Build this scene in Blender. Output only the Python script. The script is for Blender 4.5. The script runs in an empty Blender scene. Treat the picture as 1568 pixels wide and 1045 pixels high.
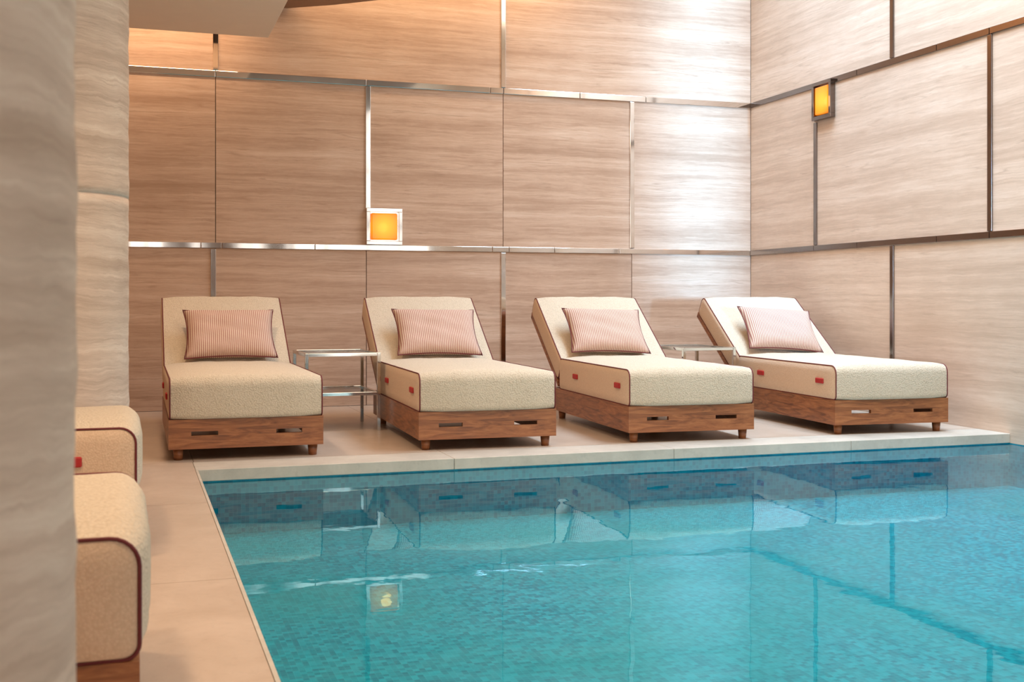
import bpy, bmesh, math, random
from mathutils import Vector, Matrix
random.seed(4)
S=bpy.context.scene
COL=S.collection
S.view_settings.view_transform='Standard'
S.view_settings.look='None'
S.view_settings.exposure=0.0

# ---------------------------------------------------------------- materials
def new_mat(name):
    m=bpy.data.materials.new(name); m.use_nodes=True
    nt=m.node_tree; b=nt.nodes['Principled BSDF']
    return m,nt,b
def N(nt,t,**k):
    n=nt.nodes.new(t)
    for a,v in k.items(): setattr(n,a,v)
    return n
def L(nt,a,b): nt.links.new(a,b)
def noise(nt,vec,scale,detail=5,rough=.6,dist=0.):
    n=N(nt,'ShaderNodeTexNoise'); n.inputs['Scale'].default_value=scale
    n.inputs['Detail'].default_value=detail; n.inputs['Roughness'].default_value=rough
    n.inputs['Distortion'].default_value=dist
    if vec is not None: L(nt,vec,n.inputs['Vector'])
    return n.outputs[0]
def ramp(nt,fac,stops):
    r=N(nt,'ShaderNodeValToRGB'); L(nt,fac,r.inputs[0])
    e=r.color_ramp.elements
    while len(e)<len(stops): e.new(.5)
    for i,(p,c) in enumerate(stops):
        e[i].position=p; e[i].color=(c[0],c[1],c[2],1) if len(c)==3 else c
    return r.outputs[0]
def mixc(nt,fac,a,b,blend='MIX'):
    m=N(nt,'ShaderNodeMix',data_type='RGBA',blend_type=blend)
    for s,v in ((m.inputs[0],fac),(m.inputs[6],a),(m.inputs[7],b)):
        if isinstance(v,(int,float)): s.default_value=v
        elif isinstance(v,tuple): s.default_value=(*v,1)
        else: L(nt,v,s)
    return m.outputs[2]
def bump(nt,b,h,strength,dist=.01):
    n=N(nt,'ShaderNodeBump'); n.inputs['Strength'].default_value=strength; n.inputs['Distance'].default_value=dist
    L(nt,h,n.inputs['Height']); L(nt,n.outputs[0],b.inputs['Normal'])
def objvec(nt,scale=(1,1,1),out='Object'):
    t=N(nt,'ShaderNodeTexCoord'); m=N(nt,'ShaderNodeMapping'); m.inputs['Scale'].default_value=scale
    L(nt,t.outputs[out],m.inputs['Vector']); return m.outputs[0]
def math_n(nt,op,a,b=None):
    m=N(nt,'ShaderNodeMath',operation=op)
    for i,v in enumerate((a,b)):
        if v is None: continue
        if isinstance(v,(int,float)): m.inputs[i].default_value=v
        else: L(nt,v,m.inputs[i])
    return m.outputs[0]
def vmath(nt,op,a,b):
    m=N(nt,'ShaderNodeVectorMath',operation=op)
    for i,v in enumerate((a,b)):
        if isinstance(v,tuple): m.inputs[i].default_value=v
        else: L(nt,v,m.inputs[i])
    return m.outputs[0]

def travertine(name,dark,mid,light,rough=.6,pid=True,k=1.,warp=.022,vein=.5):
    m,nt,b=new_mat(name)
    t=N(nt,'ShaderNodeTexCoord'); base=t.outputs['Object']
    tone=None
    if pid:
        a=N(nt,'ShaderNodeAttribute',attribute_name='pid'); base=vmath(nt,'ADD',base,a.outputs['Vector'])
        tone=noise(nt,a.outputs['Vector'],3.1,0)
    wn=math_n(nt,'MULTIPLY',math_n(nt,'SUBTRACT',noise(nt,base,1.1,4,.6),.5),warp*2)
    wn2=math_n(nt,'MULTIPLY',math_n(nt,'SUBTRACT',noise(nt,base,8,4,.65),.5),warp*.8)
    cb=N(nt,'ShaderNodeCombineXYZ'); L(nt,math_n(nt,'ADD',wn,wn2),cb.inputs[2])
    base0=base
    base=vmath(nt,'ADD',base,cb.outputs[0])
    A=noise(nt,vmath(nt,'MULTIPLY',base,(.2*k,.2*k,7*k)),1,3,.6)
    B=noise(nt,vmath(nt,'MULTIPLY',base,(1.*k,1.*k,26*k)),1,5,.7)
    C=noise(nt,vmath(nt,'MULTIPLY',base,(7*k,7*k,90*k)),1,4,.75)
    G=noise(nt,base0,1.6,5,.65)
    f=math_n(nt,'ADD',math_n(nt,'ADD',math_n(nt,'MULTIPLY',A,.35),math_n(nt,'MULTIPLY',B,.32)),math_n(nt,'ADD',math_n(nt,'MULTIPLY',C,.17),math_n(nt,'MULTIPLY',G,.16)))
    col=ramp(nt,f,[(.37,dark),(.46,tuple((x+y)/2 for x,y in zip(dark,mid))),(.52,mid),(.62,light)])
    H=noise(nt,vmath(nt,'MULTIPLY',base,(.45*k,.45*k,11*k)),1,2,.5)
    fr=math_n(nt,'ABSOLUTE',math_n(nt,'SUBTRACT',math_n(nt,'FRACT',math_n(nt,'MULTIPLY',H,9)),.5))
    ln=ramp(nt,fr,[(.0,(1,1,1)),(.13,(0,0,0))])
    E=noise(nt,base0,1.3,3,.5)
    E2=noise(nt,vmath(nt,'MULTIPLY',base,(.8,.8,5.)),1.3,4,.6)
    lm=math_n(nt,'MULTIPLY',ln,math_n(nt,'MULTIPLY',ramp(nt,E2,[(.40,(0,0,0)),(.60,(1,1,1))]),vein))
    col=mixc(nt,lm,col,tuple(x*.92 for x in dark))
    D=noise(nt,vmath(nt,'MULTIPLY',base,(3.0,3.0,42)),1,6,.75,.5)
    pore=ramp(nt,D,[(.58,(0,0,0)),(.66,(1,1,1))])
    pm=math_n(nt,'MULTIPLY',pore,ramp(nt,E,[(.42,(0,0,0)),(.62,(.6,.6,.6))]))
    col=mixc(nt,pm,col,tuple(x*.82 for x in dark))
    if tone is not None:
        col=mixc(nt,math_n(nt,'MULTIPLY',tone,.25),col,mid)
    L(nt,col,b.inputs['Base Color']); b.inputs['Roughness'].default_value=rough
    b.inputs['Specular IOR Level'].default_value=.15
    bump(nt,b,f,.08,.01)
    return m
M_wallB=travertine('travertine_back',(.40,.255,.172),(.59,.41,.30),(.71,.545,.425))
M_wallR=travertine('travertine_side_lit',(.51,.375,.285),(.68,.535,.43),(.79,.66,.56))  # same stone as the back wall, its stronger light put into paler colours
M_col=travertine('travertine_column',(.42,.31,.24),(.62,.49,.40),(.78,.67,.57),.7,False,1.0,.05,.35)
def metal(name,col,rough,met=1.):
    m,nt,b=new_mat(name); b.inputs['Base Color'].default_value=(*col,1); b.inputs['Metallic'].default_value=met
    n=noise(nt,objvec(nt,(3,3,3)),2,2)
    L(nt,math_n(nt,'ADD',math_n(nt,'MULTIPLY',n,.06),rough),b.inputs['Roughness']); return m
M_chrome=metal('polished_chrome',(.80,.77,.74),.04)
M_chrome2=metal('table_chrome',(.62,.62,.60),.06)
M_metal_dark=metal('dark_polished_metal',(.22,.18,.16),.12)
def plain(name,col,rough=.6,var=.1):
    m,nt,b=new_mat(name)
    n=noise(nt,objvec(nt),6,4)
    L(nt,mixc(nt,n,tuple(c*(1-var) for c in col),tuple(min(1,c*(1+var)) for c in col)),b.inputs['Base Color'])
    b.inputs['Roughness'].default_value=rough; return m
M_dark=plain('joint_backing_dark',(.05,.035,.03),.9)  # dark backing seen through the wall and floor joints
M_plaster=plain('ceiling_plaster',(.82,.68,.54),.8,.04)
M_ledge=plain('brown_ceiling_lining',(.26,.14,.08),.6,.1)
M_frame=plain('window_frame_metal',(.12,.09,.075),.5)
def stone(name,a,c,rough):
    m,nt,b=new_mat(name)
    v=objvec(nt,(1,1,1)); n1=noise(nt,v,3.5,9,.7,.4); n2=noise(nt,v,26,3,.7)
    col=ramp(nt,n1,[(.3,a),(.7,c)])
    col=mixc(nt,math_n(nt,'MULTIPLY',ramp(nt,n2,[(.56,(0,0,0)),(.72,(1,1,1))]),.25),col,tuple(x*.72 for x in a))
    L(nt,col,b.inputs['Base Color']); b.inputs['Roughness'].default_value=rough
    return m
M_deck=stone('deck_stone',(.45,.345,.265),(.57,.455,.365),.3)
M_coping=stone('coping_stone',(.43,.385,.325),(.60,.54,.46),.4)
# mosaic
m,nt,b=new_mat('pool_mosaic'); M_mosaic=m
TS=.022
t=N(nt,'ShaderNodeTexCoord')
off=vmath(nt,'ADD',t.outputs['Object'],(.0013,.0013,.0017))
sn=N(nt,'ShaderNodeVectorMath',operation='SNAP'); sn.inputs[1].default_value=(TS,TS,TS); L(nt,off,sn.inputs[0])
wn=N(nt,'ShaderNodeTexWhiteNoise'); L(nt,sn.outputs[0],wn.inputs['Vector'])
big=ramp(nt,noise(nt,t.outputs['Object'],.55,3),[(.38,(0,0,0)),(.62,(1,1,1))])
col=ramp(nt,wn.outputs[0],[(0,(.0,.15,.22)),(.5,(.0,.26,.33)),(1,(.01,.38,.46))])
col=mixc(nt,math_n(nt,'MULTIPLY',big,.5),col,(.0,.29,.27))
geo=N(nt,'ShaderNodeNewGeometry'); sz=N(nt,'ShaderNodeSeparateXYZ'); L(nt,geo.outputs['Normal'],sz.inputs[0])
isw=math_n(nt,'LESS_THAN',math_n(nt,'ABSOLUTE',sz.outputs[2]),.5)
colw=ramp(nt,wn.outputs[0],[(0,(.0,.19,.29)),(1,(.0,.33,.44))])
col=mixc(nt,isw,col,colw)
sep=N(nt,'ShaderNodeSeparateXYZ'); L(nt,off,sep.inputs[0])
g=None
for i in range(3):
    fr=math_n(nt,'FRACT',math_n(nt,'DIVIDE',sep.outputs[i],TS))
    lt=math_n(nt,'LESS_THAN',fr,.12)
    g=lt if g is None else math_n(nt,'MAXIMUM',g,lt)
col=mixc(nt,math_n(nt,'MULTIPLY',g,.30),col,(.08,.44,.48))
L(nt,col,b.inputs['Base Color']); b.inputs['Roughness'].default_value=.3
# water
m=bpy.data.materials.new('pool_water'); m.use_nodes=True; nt=m.node_tree; M_water=m
nt.nodes.remove(nt.nodes['Principled BSDF']); o=nt.nodes['Material Output']
tr=N(nt,'ShaderNodeBsdfTransparent'); tr.inputs[0].default_value=(.70,.98,.99,1)
gl=N(nt,'ShaderNodeBsdfGlossy'); gl.inputs['Roughness'].default_value=.015; gl.inputs['Color'].default_value=(.64,.91,1.,1)
fz=N(nt,'ShaderNodeFresnel'); fz.inputs['IOR'].default_value=1.33
mx=N(nt,'ShaderNodeMixShader')
v=objvec(nt,(1,1,1)); h=math_n(nt,'ADD',noise(nt,v,2.2,2,.5,.3),math_n(nt,'MULTIPLY',noise(nt,v,9,2),.12))
bp=N(nt,'ShaderNodeBump'); bp.inputs['Strength'].default_value=.07; bp.inputs['Distance'].default_value=.02
L(nt,h,bp.inputs['Height']); L(nt,bp.outputs[0],gl.inputs['Normal'])
L(nt,math_n(nt,'MULTIPLY',fz.outputs[0],.95),mx.inputs[0]); L(nt,tr.outputs[0],mx.inputs[1]); L(nt,gl.outputs[0],mx.inputs[2]); L(nt,mx.outputs[0],o.inputs[0])
# boucle
def boucle(name,a,c,st=.4,sc=150):
    m,nt,b=new_mat(name); v=objvec(nt)
    vo=N(nt,'ShaderNodeTexVoronoi'); vo.inputs['Scale'].default_value=sc; L(nt,v,vo.inputs['Vector'])
    n=noise(nt,v,sc*.6,4,.7,1.)
    f=math_n(nt,'ADD',math_n(nt,'MULTIPLY',vo.outputs['Distance'],.6),math_n(nt,'MULTIPLY',n,.6))
    L(nt,ramp(nt,f,[(.3,c),(.8,a)]),b.inputs['Base Color'])
    b.inputs['Roughness'].default_value=.95; b.inputs['Sheen Weight'].default_value=.1
    b.inputs['Specular IOR Level'].default_value=.1
    bump(nt,b,f,st,.008); return m
M_bou=boucle('cream_boucle',(.55,.455,.34),(.68,.58,.45),.65,120)
M_side=boucle('cream_side_warm_lit',(.64,.465,.325),(.73,.55,.40),.3)  # warm light on the side panels is put into a more orange cream
M_pipe=plain('burgundy_piping',(.13,.014,.016),.7)
M_tab=plain('red_strap',(.42,.015,.015),.6)
# wood
m,nt,b=new_mat('walnut_wood'); M_wood=m
v=objvec(nt,(1.6,1.6,14)); n1=noise(nt,v,2.2,7,.6,1.6); n2=noise(nt,objvec(nt,(6,6,120)),2,3,.6)
col=ramp(nt,n1,[(.3,(.12,.040,.014)),(.5,(.28,.100,.034)),(.7,(.44,.180,.066))])
col=mixc(nt,math_n(nt,'MULTIPLY',n2,.3),col,(.15,.052,.02))
L(nt,col,b.inputs['Base Color']); b.inputs['Roughness'].default_value=.38; bump(nt,b,n2,.08,.002)
# pillow stripes
m,nt,b=new_mat('striped_linen'); M_stripe=m
t=N(nt,'ShaderNodeTexCoord'); sp=N(nt,'ShaderNodeSeparateXYZ'); L(nt,t.outputs['Object'],sp.inputs[0])
fr=math_n(nt,'FRACT',math_n(nt,'MULTIPLY',math_n(nt,'ADD',sp.outputs[0],5.),72))
st=ramp(nt,fr,[(.0,(.34,.13,.105)),(.36,(.34,.13,.105)),(.50,(.66,.52,.41)),(1.,(.66,.52,.41))])
L(nt,mixc(nt,math_n(nt,'MULTIPLY',noise(nt,objvec(nt),150,3),.3),st,(.54,.38,.31)),b.inputs['Base Color']); b.inputs['Roughness'].default_value=.9
bump(nt,b,noise(nt,objvec(nt),8,3),.4,.02)
# glass
m,nt,b=new_mat('clear_glass'); M_glass=m
b.inputs['Base Color'].default_value=(.10,.15,.14,1); b.inputs['Roughness'].default_value=.03; b.inputs['Alpha'].default_value=.55
n=noise(nt,objvec(nt),3); L(nt,math_n(nt,'MULTIPLY',n,.05),b.inputs['Roughness'])
# amber
m,nt,b=new_mat('amber_glass_glow'); M_amber=m
sp=N(nt,'ShaderNodeTexCoord'); gr=N(nt,'ShaderNodeVectorMath',operation='LENGTH'); L(nt,sp.outputs['Object'],gr.inputs[0])
col=ramp(nt,gr.outputs[1],[(.03,(1.,.50,.02)),(.10,(1.,.33,.005)),(.16,(.75,.15,.003))])
L(nt,col,b.inputs['Emission Color']); b.inputs['Emission Strength'].default_value=1.0
b.inputs['Base Color'].default_value=(.5,.15,.01,1); b.inputs['Roughness'].default_value=.15

# ---------------------------------------------------------------- mesh helpers
def mkobj(name,verts,faces,mats,parent=None,smooth=False,mi=None,bevel=0,loc=None,recalc=True):
    me=bpy.data.meshes.new(name); me.from_pydata(verts,[],faces); me.update()
    if recalc:
        bm=bmesh.new(); bm.from_mesh(me); bmesh.ops.recalc_face_normals(bm,faces=bm.faces); bm.to_mesh(me); bm.free()
    for mm in (mats if isinstance(mats,(list,tuple)) else [mats]): me.materials.append(mm)
    if mi:
        for p,i in zip(me.polygons,mi): p.material_index=i
    if smooth:
        for p in me.polygons: p.use_smooth=True
    o=bpy.data.objects.new(name,me); COL.objects.link(o)
    if parent: o.parent=parent
    if loc: o.location=loc
    if bevel:
        md=o.modifiers.new('bevel','BEVEL'); md.width=bevel; md.segments=2; md.limit_method='ANGLE'; md.harden_normals=False
    return o
def boxg(x0,x1,y0,y1,z0,z1):
    v=[(x0,y0,z0),(x1,y0,z0),(x1,y1,z0),(x0,y1,z0),(x0,y0,z1),(x1,y0,z1),(x1,y1,z1),(x0,y1,z1)]
    f=[(0,3,2,1),(4,5,6,7),(0,1,5,4),(1,2,6,5),(2,3,7,6),(3,0,4,7)]
    return v,f
def boxes(name,lst,mat,parent=None,bevel=0,loc=None,pid=False,M=None):
    V=[];F=[];P=[]
    for k,bx in enumerate(lst):
        v,f=boxg(*bx); o=len(V)
        if M is not None: v=[tuple(M@Vector(q)) for q in v]
        V+=v; F+=[tuple(i+o for i in q) for q in f]; P+=[random.uniform(0,60)]*6
    ob=mkobj(name,V,F,mat,parent,bevel=bevel,loc=loc)
    if pid:
        at=ob.data.attributes.new('pid','FLOAT_VECTOR','FACE')
        for i,p in enumerate(P): at.data[i].vector=(p,p*.37,p*.71)
    return ob
def empty(name,loc=(0,0,0),rz=0):
    e=bpy.data.objects.new(name,None); e.empty_display_size=.2; COL.objects.link(e); e.location=loc; e.rotation_euler=(0,0,rz); return e
def cyl(name,r0,r1,z0,z1,cx,cy,mat,parent=None,seg=32):
    V=[];F=[]
    for z,r in ((z0,r0),(z1,r1)):
        for i in range(seg):
            a=2*math.pi*i/seg; V.append((cx+r*math.cos(a),cy+r*math.sin(a),z))
    for i in range(seg): F.append((i,(i+1)%seg,seg+(i+1)%seg,seg+i))
    F.append(tuple(range(seg))); F.append(tuple(range(seg,2*seg)))
    o=mkobj(name,V,F,mat,parent)
    for p in o.data.polygons: p.use_smooth=len(p.vertices)==4
    return o
def tube(pts,r,closed=True,sides=8):
    n=len(pts);V=[];F=[]
    for i in range(n):
        p=Vector(pts[i]); a=Vector(pts[i-1] if (i>0 or closed) else pts[i]); c=Vector(pts[(i+1)%n] if (i<n-1 or closed) else pts[i])
        t=(c-a).normalized(); up=Vector((1,0,0))
        if abs(t.dot(up))>.9: up=Vector((0,.3,1))
        s=t.cross(up).normalized(); u=s.cross(t).normalized()
        for k in range(sides):
            an=2*math.pi*k/sides; V.append(tuple(p+s*math.cos(an)*r+u*math.sin(an)*r))
    for i in range(n if closed else n-1):
        j=(i+1)%n
        for k in range(sides):
            l=(k+1)%sides; F.append((i*sides+k,i*sides+l,j*sides+l,j*sides+k))
    return V,F

# ---------------------------------------------------------------- room constants
XR=5.75; YB=9.95; XL=-3.0; YF=-2.5; ZC=5.0; ZM=1.38; ZU=2.82
PX=.335; PY=6.45; WZ=-.07; PZ=-.36
g=.003
sl=[-1.87,-.6,.67,1.95,3.205,4.48]; su=[-1.87,.67,3.205]
def spans(s,a,b_):
    e=[a]+s+[b_]; return [(e[i],e[i+1]) for i in range(len(e)-1)]
bl=[]
for z0,z1,ss in ((0.,ZM,sl),(ZM,ZU,sl),(ZU,ZC,su)):
    for a,c in spans(ss,XL,XR): bl.append((a+g,c-g,YB,YB+.03,z0+g,z1-g))
boxes('wall_back',bl,M_wallB,pid=True)
boxes('wall_back_core',[(XL-.2,XR+.2,YB+.031,YB+.2,-.5,ZC)],M_dark)
bl=[]
for z0,z1,ss in ((-.6,ZM,[1.14,3.34,5.54,7.74]),(ZM,ZU,[.04,2.24,4.44,6.64,8.84]),(ZU,ZC,[1.14,3.34,5.54,7.74])):
    for a,c in spans(ss,YF,YB): bl.append((XR,XR+.03,a+g,c-g,z0+g,z1-g))
boxes('wall_right',bl,M_wallR,pid=True)
boxes('wall_right_core',[(XR+.031,XR+.2,YF,YB+.2,-.6,ZC)],M_dark)
boxes('wall_left',[(XL-.1,XL,YF,YB+.03,0,3.0),(XL-.1,XL,YF,YB+.03,3.0,ZC)],M_wallB,pid=True)
w=.022; p=.014
def segs(a,c,z,zt,cuts):
    out=[];e=[a]+cuts+[c]
    for i in range(len(e)-1): out.append((e[i]+.002,e[i+1]-.002,YB-p,YB,z-zt,z+zt))
    return out
boxes('trim_1',segs(XL,XR,ZU,.027,[-.6,.67,1.95,3.08,3.205,3.95,4.62]),M_chrome,bevel=.003)
boxes('trim_2',segs(XL,XR,ZM,.024,[-.6,.55,.72,1.5,3.1,3.26,3.7,4.35]),M_chrome,bevel=.003)
vs=[]
for x in (.67,3.205): vs.append((x-w,x+w,YB-p,YB,ZU+.03,ZC))
for x in (-.6,1.963,4.48): vs.append((x-w,x+w,YB-p,YB,ZM+.03,ZU-.03))
for x in (.67-.02,3.205): vs.append((x-w,x+w,YB-p,YB,0.,ZM-.03))
boxes('trim_3',vs,M_chrome,bevel=.003)
hs=[(XR-p,XR,a+.002,c-.002,z-.024,z+.024) for z in (ZM,ZU) for a,c in spans([1.1,3.3,5.0,6.64,7.2,8.2,8.84],YF,YB-p)]
boxes('trim_4',hs,M_metal_dark,bevel=.003)  # dark reflections in the right-wall chrome are put into the metal colour
vs=[]
for y in (1.14,3.34,5.54,7.74): vs+= [(XR-p,XR,y-w,y+w,ZU+.027,ZC),(XR-p,XR,y-w,y+w,-.05 if y<PY else 0.02,ZM-.027)]
for y in (2.24,4.44,6.64): vs.append((XR-p,XR,y-w,y+w,ZM+.027,ZU-.027))
vs.append((XR-p,XR,8.82-w,8.82+w,ZM+.027,2.49))
boxes('trim_5',vs,M_metal_dark,bevel=.003)  # upright chrome strips, also coloured dark for what they reflect

# floor
fl=[]
xs=[XL,-1.3,.335,1.78,3.19,4.47,XR]
def tiles(x0,x1,y0,y1): fl.append((x0+.0015,x1-.0015,y0+.0015,y1-.0015,-.12,0))
for i in range(len(xs)-1):
    tiles(xs[i],xs[i+1],PY+.32,8.15); tiles(xs[i],xs[i+1],8.15,YB)
yy=[YF,-.9,.7,2.3,3.9,5.4,PY+.32]
for i in range(len(yy)-1):
    tiles(XL,-1.3,yy[i],yy[i+1]); tiles(-1.3,PX-.006,yy[i],yy[i+1])
boxes('floor',fl,M_deck)
boxes('floor_substrate',[(XL,XR,PY+.02,YB,-.3,-.121),(XL,PX-.03,YF,PY+.02,-.3,-.121)],M_dark)
cp=[(a+.001,c-.001,PY,PY+.3185,-.064,0) for a,c in spans([1.78,3.19,4.47],PX-.006,XR)]
boxes('pool_coping',cp,M_coping,bevel=.003)
boxes('trim_6',[(PX-.006,PX+.006,YF,PY,-.06,.002)],M_coping)
x0,x1,y0,y1=PX,XR-.004,YF,PY+.01
V=[(x0,y0,PZ),(x1,y0,PZ),(x1,y1,PZ),(x0,y1,PZ),(x0,y0,-.065),(x1,y0,-.065),(x1,y1,-.065),(x0,y1,-.065)]
F=[(0,1,2,3),(0,3,7,4),(3,2,6,7),(2,1,5,6),(1,0,4,5)]
mkobj('pool_basin',V,F,M_mosaic)
mkobj('pool_water',[(x0,y0,WZ),(x1,y0,WZ),(x1,y1,WZ),(x0,y1,WZ)],[(0,1,2,3)],M_water,recalc=False)
# ceiling
boxes('ceiling',[(XL-.1,4.1,YF,YB+.2,ZC,ZC+.1),(4.1,XR+.2,YF,3.6,ZC,ZC+.1),(4.1,XR+.2,9.4,YB+.2,ZC,ZC+.1)],M_plaster)
boxes('ceiling_soffit',[(XL,1.03,YF,9.26,3.0,3.22)],M_plaster,bevel=.004)
cv=[(1.27,YB),(1.62,9.72),(2.05,9.36),(2.5,8.85),(2.9,8.1),(3.1,7.2),(3.15,6),(3.0,4.8),(2.6,3.6),(2.0,2.4),(1.5,1.0),(1.2,YF)]
n=len(cv); V=[(x,y,3.42) for x,y in cv]+[(XL,YF,3.42),(XL,YB,3.42)]+[(x,y,3.55) for x,y in cv]+[(XL,YF,3.55),(XL,YB,3.55)]
k=n+2; F=[tuple(range(k)),tuple(range(k,2*k))]+[(i,(i+1)%k,k+(i+1)%k,k+i) for i in range(k)]
mkobj('ceiling_ledge',V,F,M_ledge)
wf=[(x-q,x+q,YF-.1,YF,0 if x<.3 else -.4,ZC) for x,q in ((-2.95,.05),(-2.2,.05),(-1.4,.05),(-.6,.05),(.25,.05),(2.15,.04),(2.95,.05),(3.6,.05),(4.4,.05),(5.05,.05),(5.7,.05))]
wf+=[(XL,XR,YF-.1,YF,z-.05,z+.05) for z in (2.4,4.95)]
boxes('window_1',wf,M_frame)  # unseen front window, extra mullions added to break up chrome reflections
boxes('added_reflection_piers',[(.55,1.1,YF-.3,YF-.1,-.4,ZC),(1.25,1.95,YF-.3,YF-.1,-.4,ZC),(2.4,2.85,YF-.3,YF-.1,-.4,ZC)],M_ledge)  # unseen piers added to darken reflections in the left chrome trims

# columns
def column(cx,cy,r,z1,joints):
    e=empty('stone_column',(cx,cy,0)); seg=64
    V=[];F=[];z=0; rows=[]
    while z<z1-1e-6:
        rows.append((z,r)); 
        for j in joints:
            if z<j<z+.04: rows+= [(j-.004,r),(j-.0035,r-.006),(j+.0035,r-.006),(j+.004,r)]
        z+=.04
    rows.append((z1,r)); rows.sort()
    for z,rr in rows:
        for i in range(seg):
            a=2*math.pi*i/seg; q=rr+ .0022*math.sin(z*23+math.sin(a*2+z*3)*.8)*math.sin(z*9+1)+.0012*math.sin(z*61+a)
            V.append((q*math.cos(a),q*math.sin(a),z))
    for k in range(len(rows)-1):
        for i in range(seg):
            j=(i+1)%seg; F.append((k*seg+i,k*seg+j,(k+1)*seg+j,(k+1)*seg+i))
    mkobj('shaft',V,F,M_col,e,smooth=True)
    cyl('base_ring',r-.012,r-.012,0,.02,0,0,M_metal_dark,e,64)
    return e
column(-.42,1.40,.36,3.0,[2.55])
column(-.40,5.80,.388,3.0,[1.40])

# ---------------------------------------------------------------- lounger
W=.87
def rrect(Lr,T,radii,step=.07):
    cs=[(0,0,180,radii[0]),(Lr,0,270,radii[1]),(Lr,T,0,radii[2]),(0,T,90,radii[3])]
    pts=[]
    for i,(cx,cy,a0,r) in enumerate(cs):
        ox=cx+(r if cx==0 else -r); oy=cy+(r if cy==0 else -r)
        arc=[(ox+r*math.cos(math.radians(a0+90*k/6)),oy+r*math.sin(math.radians(a0+90*k/6))) for k in range(7)]
        if pts:
            p0=Vector(pts[-1]);p1=Vector(arc[0]);d=(p1-p0).length;m=int(d/step)
            for k in range(1,m): pts.append(tuple(p0.lerp(p1,k/m)))
        pts+=arc
    p0=Vector(pts[-1]);p1=Vector(pts[0]);d=(p1-p0).length;m=int(d/step)
    for k in range(1,m): pts.append(tuple(p0.lerp(p1,k/m)))
    return pts
def cushion_data(prof,w,to3,crown):
    n=len(prof); nor=[]
    for i in range(n):
        a=Vector(prof[i-1]);c=Vector(prof[(i+1)%n]);t=(c-a).normalized(); nor.append(Vector((t.y,-t.x)))
    cen=Vector((sum(q[0] for q in prof)/n,sum(q[1] for q in prof)/n))
    V=[];F=[];MI=[]; M=20
    for s in range(M+1):
        t=-math.cos(math.pi*s/M); x=t*w/2; of=crown*(1-abs(t)**3.5)
        for i in range(n):
            q=Vector(prof[i])+nor[i]*of
            wr=.0035*math.sin(q.x*17+t*5)*math.sin(t*9+q.y*11+q.x*4)*(1-t**6)
            q=q+nor[i]*wr
            V.append(to3(x,q.x,q.y))
    for s in range(M):
        for i in range(n):
            j=(i+1)%n; F.append((s*n+i,s*n+j,(s+1)*n+j,(s+1)*n+i)); MI.append(0)
    for sgn,base in ((-1,0),(1,M*n)):
        prev=list(range(base,base+n))
        for sc,bx in ((.93,.008),(.6,.012)):
            cur=[]
            for i in range(n):
                q=Vector(prof[i]); 
                q2=Vector((cen.x+(q.x-cen.x)*(1-(1-sc)*.25),cen.y+(q.y-cen.y)*sc))
                cur.append(len(V)); V.append(to3(sgn*(w/2+bx),q2.x,q2.y))
            for i in range(n):
                j=(i+1)%n; F.append((prev[i],prev[j],cur[j],cur[i])); MI.append(1)
            prev=cur
        F.append(tuple(prev)); MI.append(1)
    return V,F,MI
ANG=math.radians(34)
hy,hz=1.47,.455
def seat3(x,a,b_): return (x,a-.0,max(.2375,.238+b_))
def back3(x,a,b_):
    T=.18
    dy,dz=math.cos(ANG),math.sin(ANG); ny,nz=-math.sin(ANG),math.cos(ANG)
    return (x,hy+a*dy+(b_-T)*ny,hz+a*dz+(b_-T)*nz)
seatP=rrect(1.53,.232,(.03,.03,.05,.055))
backP=rrect(.90,.175,(.035,.035,.05,.03))
cache={}
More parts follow.
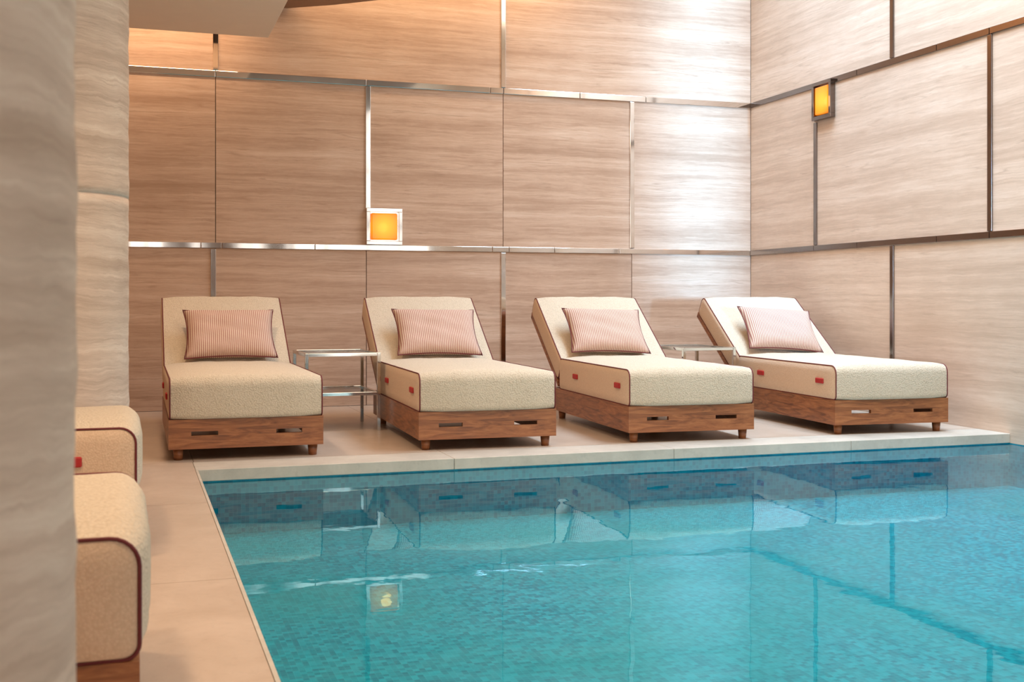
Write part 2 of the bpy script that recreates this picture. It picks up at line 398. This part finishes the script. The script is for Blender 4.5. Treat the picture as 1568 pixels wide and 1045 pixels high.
def lounger(x,y,rz,tab=0.):
    e=empty('sun_lounger',(x,y,0),rz)
    def add(name,fn):
        if name in cache:
            o=cache[name].copy(); COL.objects.link(o); o.parent=e; o.name=name
        else:
            o=fn(); cache[name]=o
        return o
    def f_seat():
        V,F,MI=cushion_data(seatP,W-.01,seat3,.022); return mkobj('seat_cushion',V,F,[M_bou,M_side],e,True,MI)
    def f_back():
        V,F,MI=cushion_data(backP,W-.01,back3,.014); return mkobj('backrest_cushion',V,F,[M_bou,M_side],e,True,MI)
    add('seat_cushion',f_seat); add('backrest_cushion',f_back)
    def f_pipe():
        V=[];F=[]
        for prof,to3 in ((seatP,seat3),(backP,back3)):
            for sg in (-1,1):
                v,f=tube([to3(sg*(W/2-.002),a,b_) for a,b_ in prof],.0040); o=len(V); V+=v; F+=[tuple(i+o for i in q) for q in f]
        return mkobj('piping',V,F,M_pipe,e,True)
    add('piping',f_pipe)
    def f_tabs():
        l=[]
        for yy_ in (.20,1.10):
            for sg in (-1,1):
                xa=sg*(W/2+.006); xb=sg*(W/2+.018); l.append((min(xa,xb),max(xa,xb),yy_-.052,yy_+.052,.340,.377))
        return boxes('strap_tabs',l,M_tab,e,bevel=.006)
    add('strap_tabs',f_tabs).location=(0,tab,0)
    def f_frame():
        h=W/2+.005; z0,z1=.066,.236; sz0,sz1=.142,.166; l=[]
        def brd(y0,y1):
            l.extend([(-h,h,y0,y1,z0,sz0),(-h,h,y0,y1,sz1,z1)])
            for a,c in ((-h,-.315),(-.165,.165),(.315,h)): l.append((a,c,y0,y1,sz0,sz1))
        brd(0,.028); 
        l.append((-h,h,1.702,1.73,z0,z1))
        l.append((-h,-h+.028,.028,1.702,z0,z1)); l.append((h-.028,h,.028,1.702,z0,z1))
        for k in range(10): l.append((-h+.03,h-.03,.12+k*.16,.20+k*.16,.205,.225))
        return boxes('wood_frame',l,M_wood,e)
    add('wood_frame',f_frame)
    def f_bframe():
        T=.18; l=[]; dy,dz=math.cos(ANG),math.sin(ANG)
        Mx=Matrix(((1,0,0,0),(0,dy,-dz,hy+T*dz),(0,dz,dy,hz-T*dy),(0,0,0,1)))
        h=W/2-.003
        l=[(-h,h,.0,.90,-.03,-.012),(-h,-h+.03,-.02,.92,-.055,-.03),(h-.03,h,-.02,.92,-.055,-.03),(-h,h,.88,.92,-.05,.0)]
        return boxes('backrest_frame',l,M_wood,e,bevel=.004,M=Mx)
    add('backrest_frame',f_bframe)
    def f_prop():
        V=[];F=[]
        for sx in (-.33,.33):
            v,f=tube([(sx,1.69,.12),(sx,1.98,.56)],.013,False); o=len(V); V+=v; F+=[tuple(i+o for i in q) for q in f]
        return mkobj('backrest_prop',V,F,M_metal_dark,e,True)
    add('backrest_prop',f_prop)
    for i,(lx,ly) in enumerate(((-.385,.06),(.385,.06),(-.385,1.62),(.385,1.62))):
        add('leg_%d'%(i+1),lambda lx=lx,ly=ly:cyl('leg_%d'%(i+1),.024,.03,0,.067,lx,ly,M_wood,e,20))
    return e
def pillow(x,y,rz,dx=0.,tilt=0.):
    G=28; Wp,Hp,T=.64,.46,.15; V=[];F=[]
    def P(u,v,s):
        px=Wp/2*u*(1-.085*(1-v*v)*abs(u)**3); pv=Hp/2*v*(1-.10*(1-u*u)*abs(v)**3)
        th=T/2*max(0,(1-u**4)*(1-v**4))**.6
        th+=.008*math.sin(u*7+v*4)*math.sin(v*6-u*2)*(1-u*u)*(1-v*v)
        return (px,pv,s*th)
    idx={}
    for s in (1,-1):
        for i in range(G+1):
            for j in range(G+1):
                ed=i in(0,G) or j in(0,G)
                if s==-1 and ed: idx[(s,i,j)]=idx[(1,i,j)]; continue
                idx[(s,i,j)]=len(V); V.append(P(-1+2*i/G,-1+2*j/G,s))
        for i in range(G):
            for j in range(G): F.append((idx[(s,i,j)],idx[(s,i+1,j)],idx[(s,i+1,j+1)],idx[(s,i,j+1)]))
    ring=[(i,0) for i in range(G)]+[(G,j) for j in range(G)]+[(i,G) for i in range(G,0,-1)]+[(0,j) for j in range(G,0,-1)]
    e=bpy.data.objects.new('throw_pillow',None); COL.objects.link(e)
    mkobj('pillow_cover',V,F,M_stripe,e,True)
    v,f=tube([P(-1+2*i/G,-1+2*j/G,0) for i,j in ring],.004); mkobj('pillow_piping',v,f,M_pipe,e,True)
    a=ANG+math.radians(13)
    a0=.24
    cy=hy+a0*math.cos(ANG)-math.sin(ANG)*.11; cz=hz+a0*math.sin(ANG)+math.cos(ANG)*.11
    M=Matrix.Translation((x,y,0))@Matrix.Rotation(rz,4,'Z')@Matrix.Translation((dx,cy,cz))@Matrix.Rotation(a,4,'X')@Matrix.Rotation(tilt,4,'Z')
    e.matrix_world=M
    return e
LP=[(.64,6.83,-.3),(2.10,6.81,-2.3),(3.47,6.75,-3.6),(4.99,6.72,-4.0)]
PT=[(.02,0),(.02,-1),(-.03,-2),(-.02,-5)]
for (x,y,r),(dx,tl) in zip(LP,PT):
    lounger(x,y,math.radians(r)); pillow(x,y,math.radians(r),dx,math.radians(tl))
for y in (2.73,4.70):
    lounger(.015,y,math.radians(90),.03); pillow(.015,y,math.radians(90))
# side tables
def table(x0,x1,y0,y1):
    cx,cy=(x0+x1)/2,(y0+y1)/2; e=empty('side_table',(cx,cy,0)); a,b_=(x1-x0)/2,(y1-y0)/2; t=.024
    l=[]
    for sx in (-1,1):
        for sy in (-1,1):
            X=sorted((sx*a,sx*(a-t)));Y=sorted((sy*b_,sy*(b_-t))); l.append((X[0],X[1],Y[0],Y[1],0,.55))
    for z in (.526,.25):
        for s in (-1,1):
            Y=sorted((s*b_,s*(b_-t))); l.append((-a+t,a-t,Y[0],Y[1],z,z+.024))
            X=sorted((s*a,s*(a-t))); l.append((X[0],X[1],-b_+t,b_-t,z,z+.024))
    boxes('metal_frame',l,M_chrome2,e,bevel=.002)
    boxes('glass_top',[(-a+t,a-t,-b_+t,b_-t,.536,.546)],M_glass,e)
    boxes('glass_shelf',[(-a+t,a-t,-b_+t,b_-t,.260,.270)],M_glass,e)
table(1.14,1.67,8.0,8.65)
table(4.06,4.52,8.05,8.70)
# wall lamps
def lamp(loc,rz,w_,h_,mat):
    e=empty('wall_lamp',loc,rz); a,b_=w_/2,h_/2; t=.032
    boxes('frame',[(-a,a,-.05,0,b_-t,b_),(-a,a,-.05,0,-b_,-b_+t),(-a,-a+t,-.05,0,-b_+t,b_-t),(a-t,a,-.05,0,-b_+t,b_-t)],mat,e,bevel=.003)
    boxes('back_plate',[(-a+t,a-t,-.012,0,-b_+t,b_-t)],mat,e)
    boxes('amber_glass',[(-a+t+.012,a-t-.012,-.045,-.012,-b_+t+.012,b_-t-.012)],M_amber,e,bevel=.01)
    return e
lamp((1.941+.16,YB-.001,1.405+.16),0,.32,.32,M_chrome)
lamp((XR-.001,8.67,2.665),math.radians(-90),.29,.33,M_metal_dark)

# ---------------------------------------------------------------- lights
def area(name,loc,rot,sx,sy,power,col,spread=180):
    l=bpy.data.lights.new(name,'AREA'); l.shape='RECTANGLE'; l.size=sx; l.size_y=sy; l.energy=power; l.color=col; l.spread=math.radians(spread)
    o=bpy.data.objects.new(name,l); COL.objects.link(o); o.location=loc; o.rotation_euler=[math.radians(a) for a in rot]; return o
def point(name,loc,power,col,r=.05):
    l=bpy.data.lights.new(name,'POINT'); l.energy=power; l.color=col; l.shadow_soft_size=r
    o=bpy.data.objects.new(name,l); COL.objects.link(o); o.location=loc
area('skylight_daylight',(4.95,6.6,5.05),(0,0,0),1.5,5.0,235,(.48,.74,1.),120)
area('window_daylight',(5.22,YF+.05,2.8),(90,0,0),.85,4.0,24,(.26,.60,1.),6)
area('cove_light',(2.4,9.6,4.3),(25,0,0),2.6,.15,40,(1,.66,.36))
area('cove_light_left',(-.6,9.6,3.36),(15,0,0),3.0,.12,22,(1,.66,.40))
area('added_fill_warm',(1.6,4.3,3.40),(0,0,0),2.0,3.2,105,(1,.78,.58))  # added warm fill under the ledge, no fixture there
area('added_fill_right_wall',(3.8,4.2,4.9),(0,-40,0),1.0,4.0,160,(1,.82,.68))  # added area light to brighten the right wall
for x,y in ((-.6,2.2),(-.6,3.6),(.3,7.2)):  # added warm fill spots below the soffit
    l=bpy.data.lights.new('added_fill_spot','SPOT'); l.energy=140; l.color=(1,.72,.48); l.spot_size=math.radians(150); l.spot_blend=.8; l.shadow_soft_size=.15
    o=bpy.data.objects.new('added_fill_spot',l); COL.objects.link(o); o.location=(x,y,2.97)
point('lamp_glow',(2.1,YB-.12,1.56),.25,(1,.55,.15))
point('lamp_glow_side',(XR-.12,8.67,2.66),.4,(1,.5,.12))
wd=bpy.data.worlds.new('daylight'); S.world=wd; wd.use_nodes=True
bg=wd.node_tree.nodes['Background']; bg.inputs[0].default_value=(1,.92,.84,1); bg.inputs[1].default_value=2.6

# ---------------------------------------------------------------- camera
c=bpy.data.cameras.new('camera'); co=bpy.data.objects.new('camera',c); COL.objects.link(co); S.camera=co
co.location=(0,0,.92); co.rotation_euler=(math.radians(90),0,math.radians(-18.3))
c.sensor_width=36; c.lens=40.45; c.shift_y=-.0399
c.dof.use_dof=True; c.dof.focus_distance=8.0; c.dof.aperture_fstop=7
c.clip_start=.05
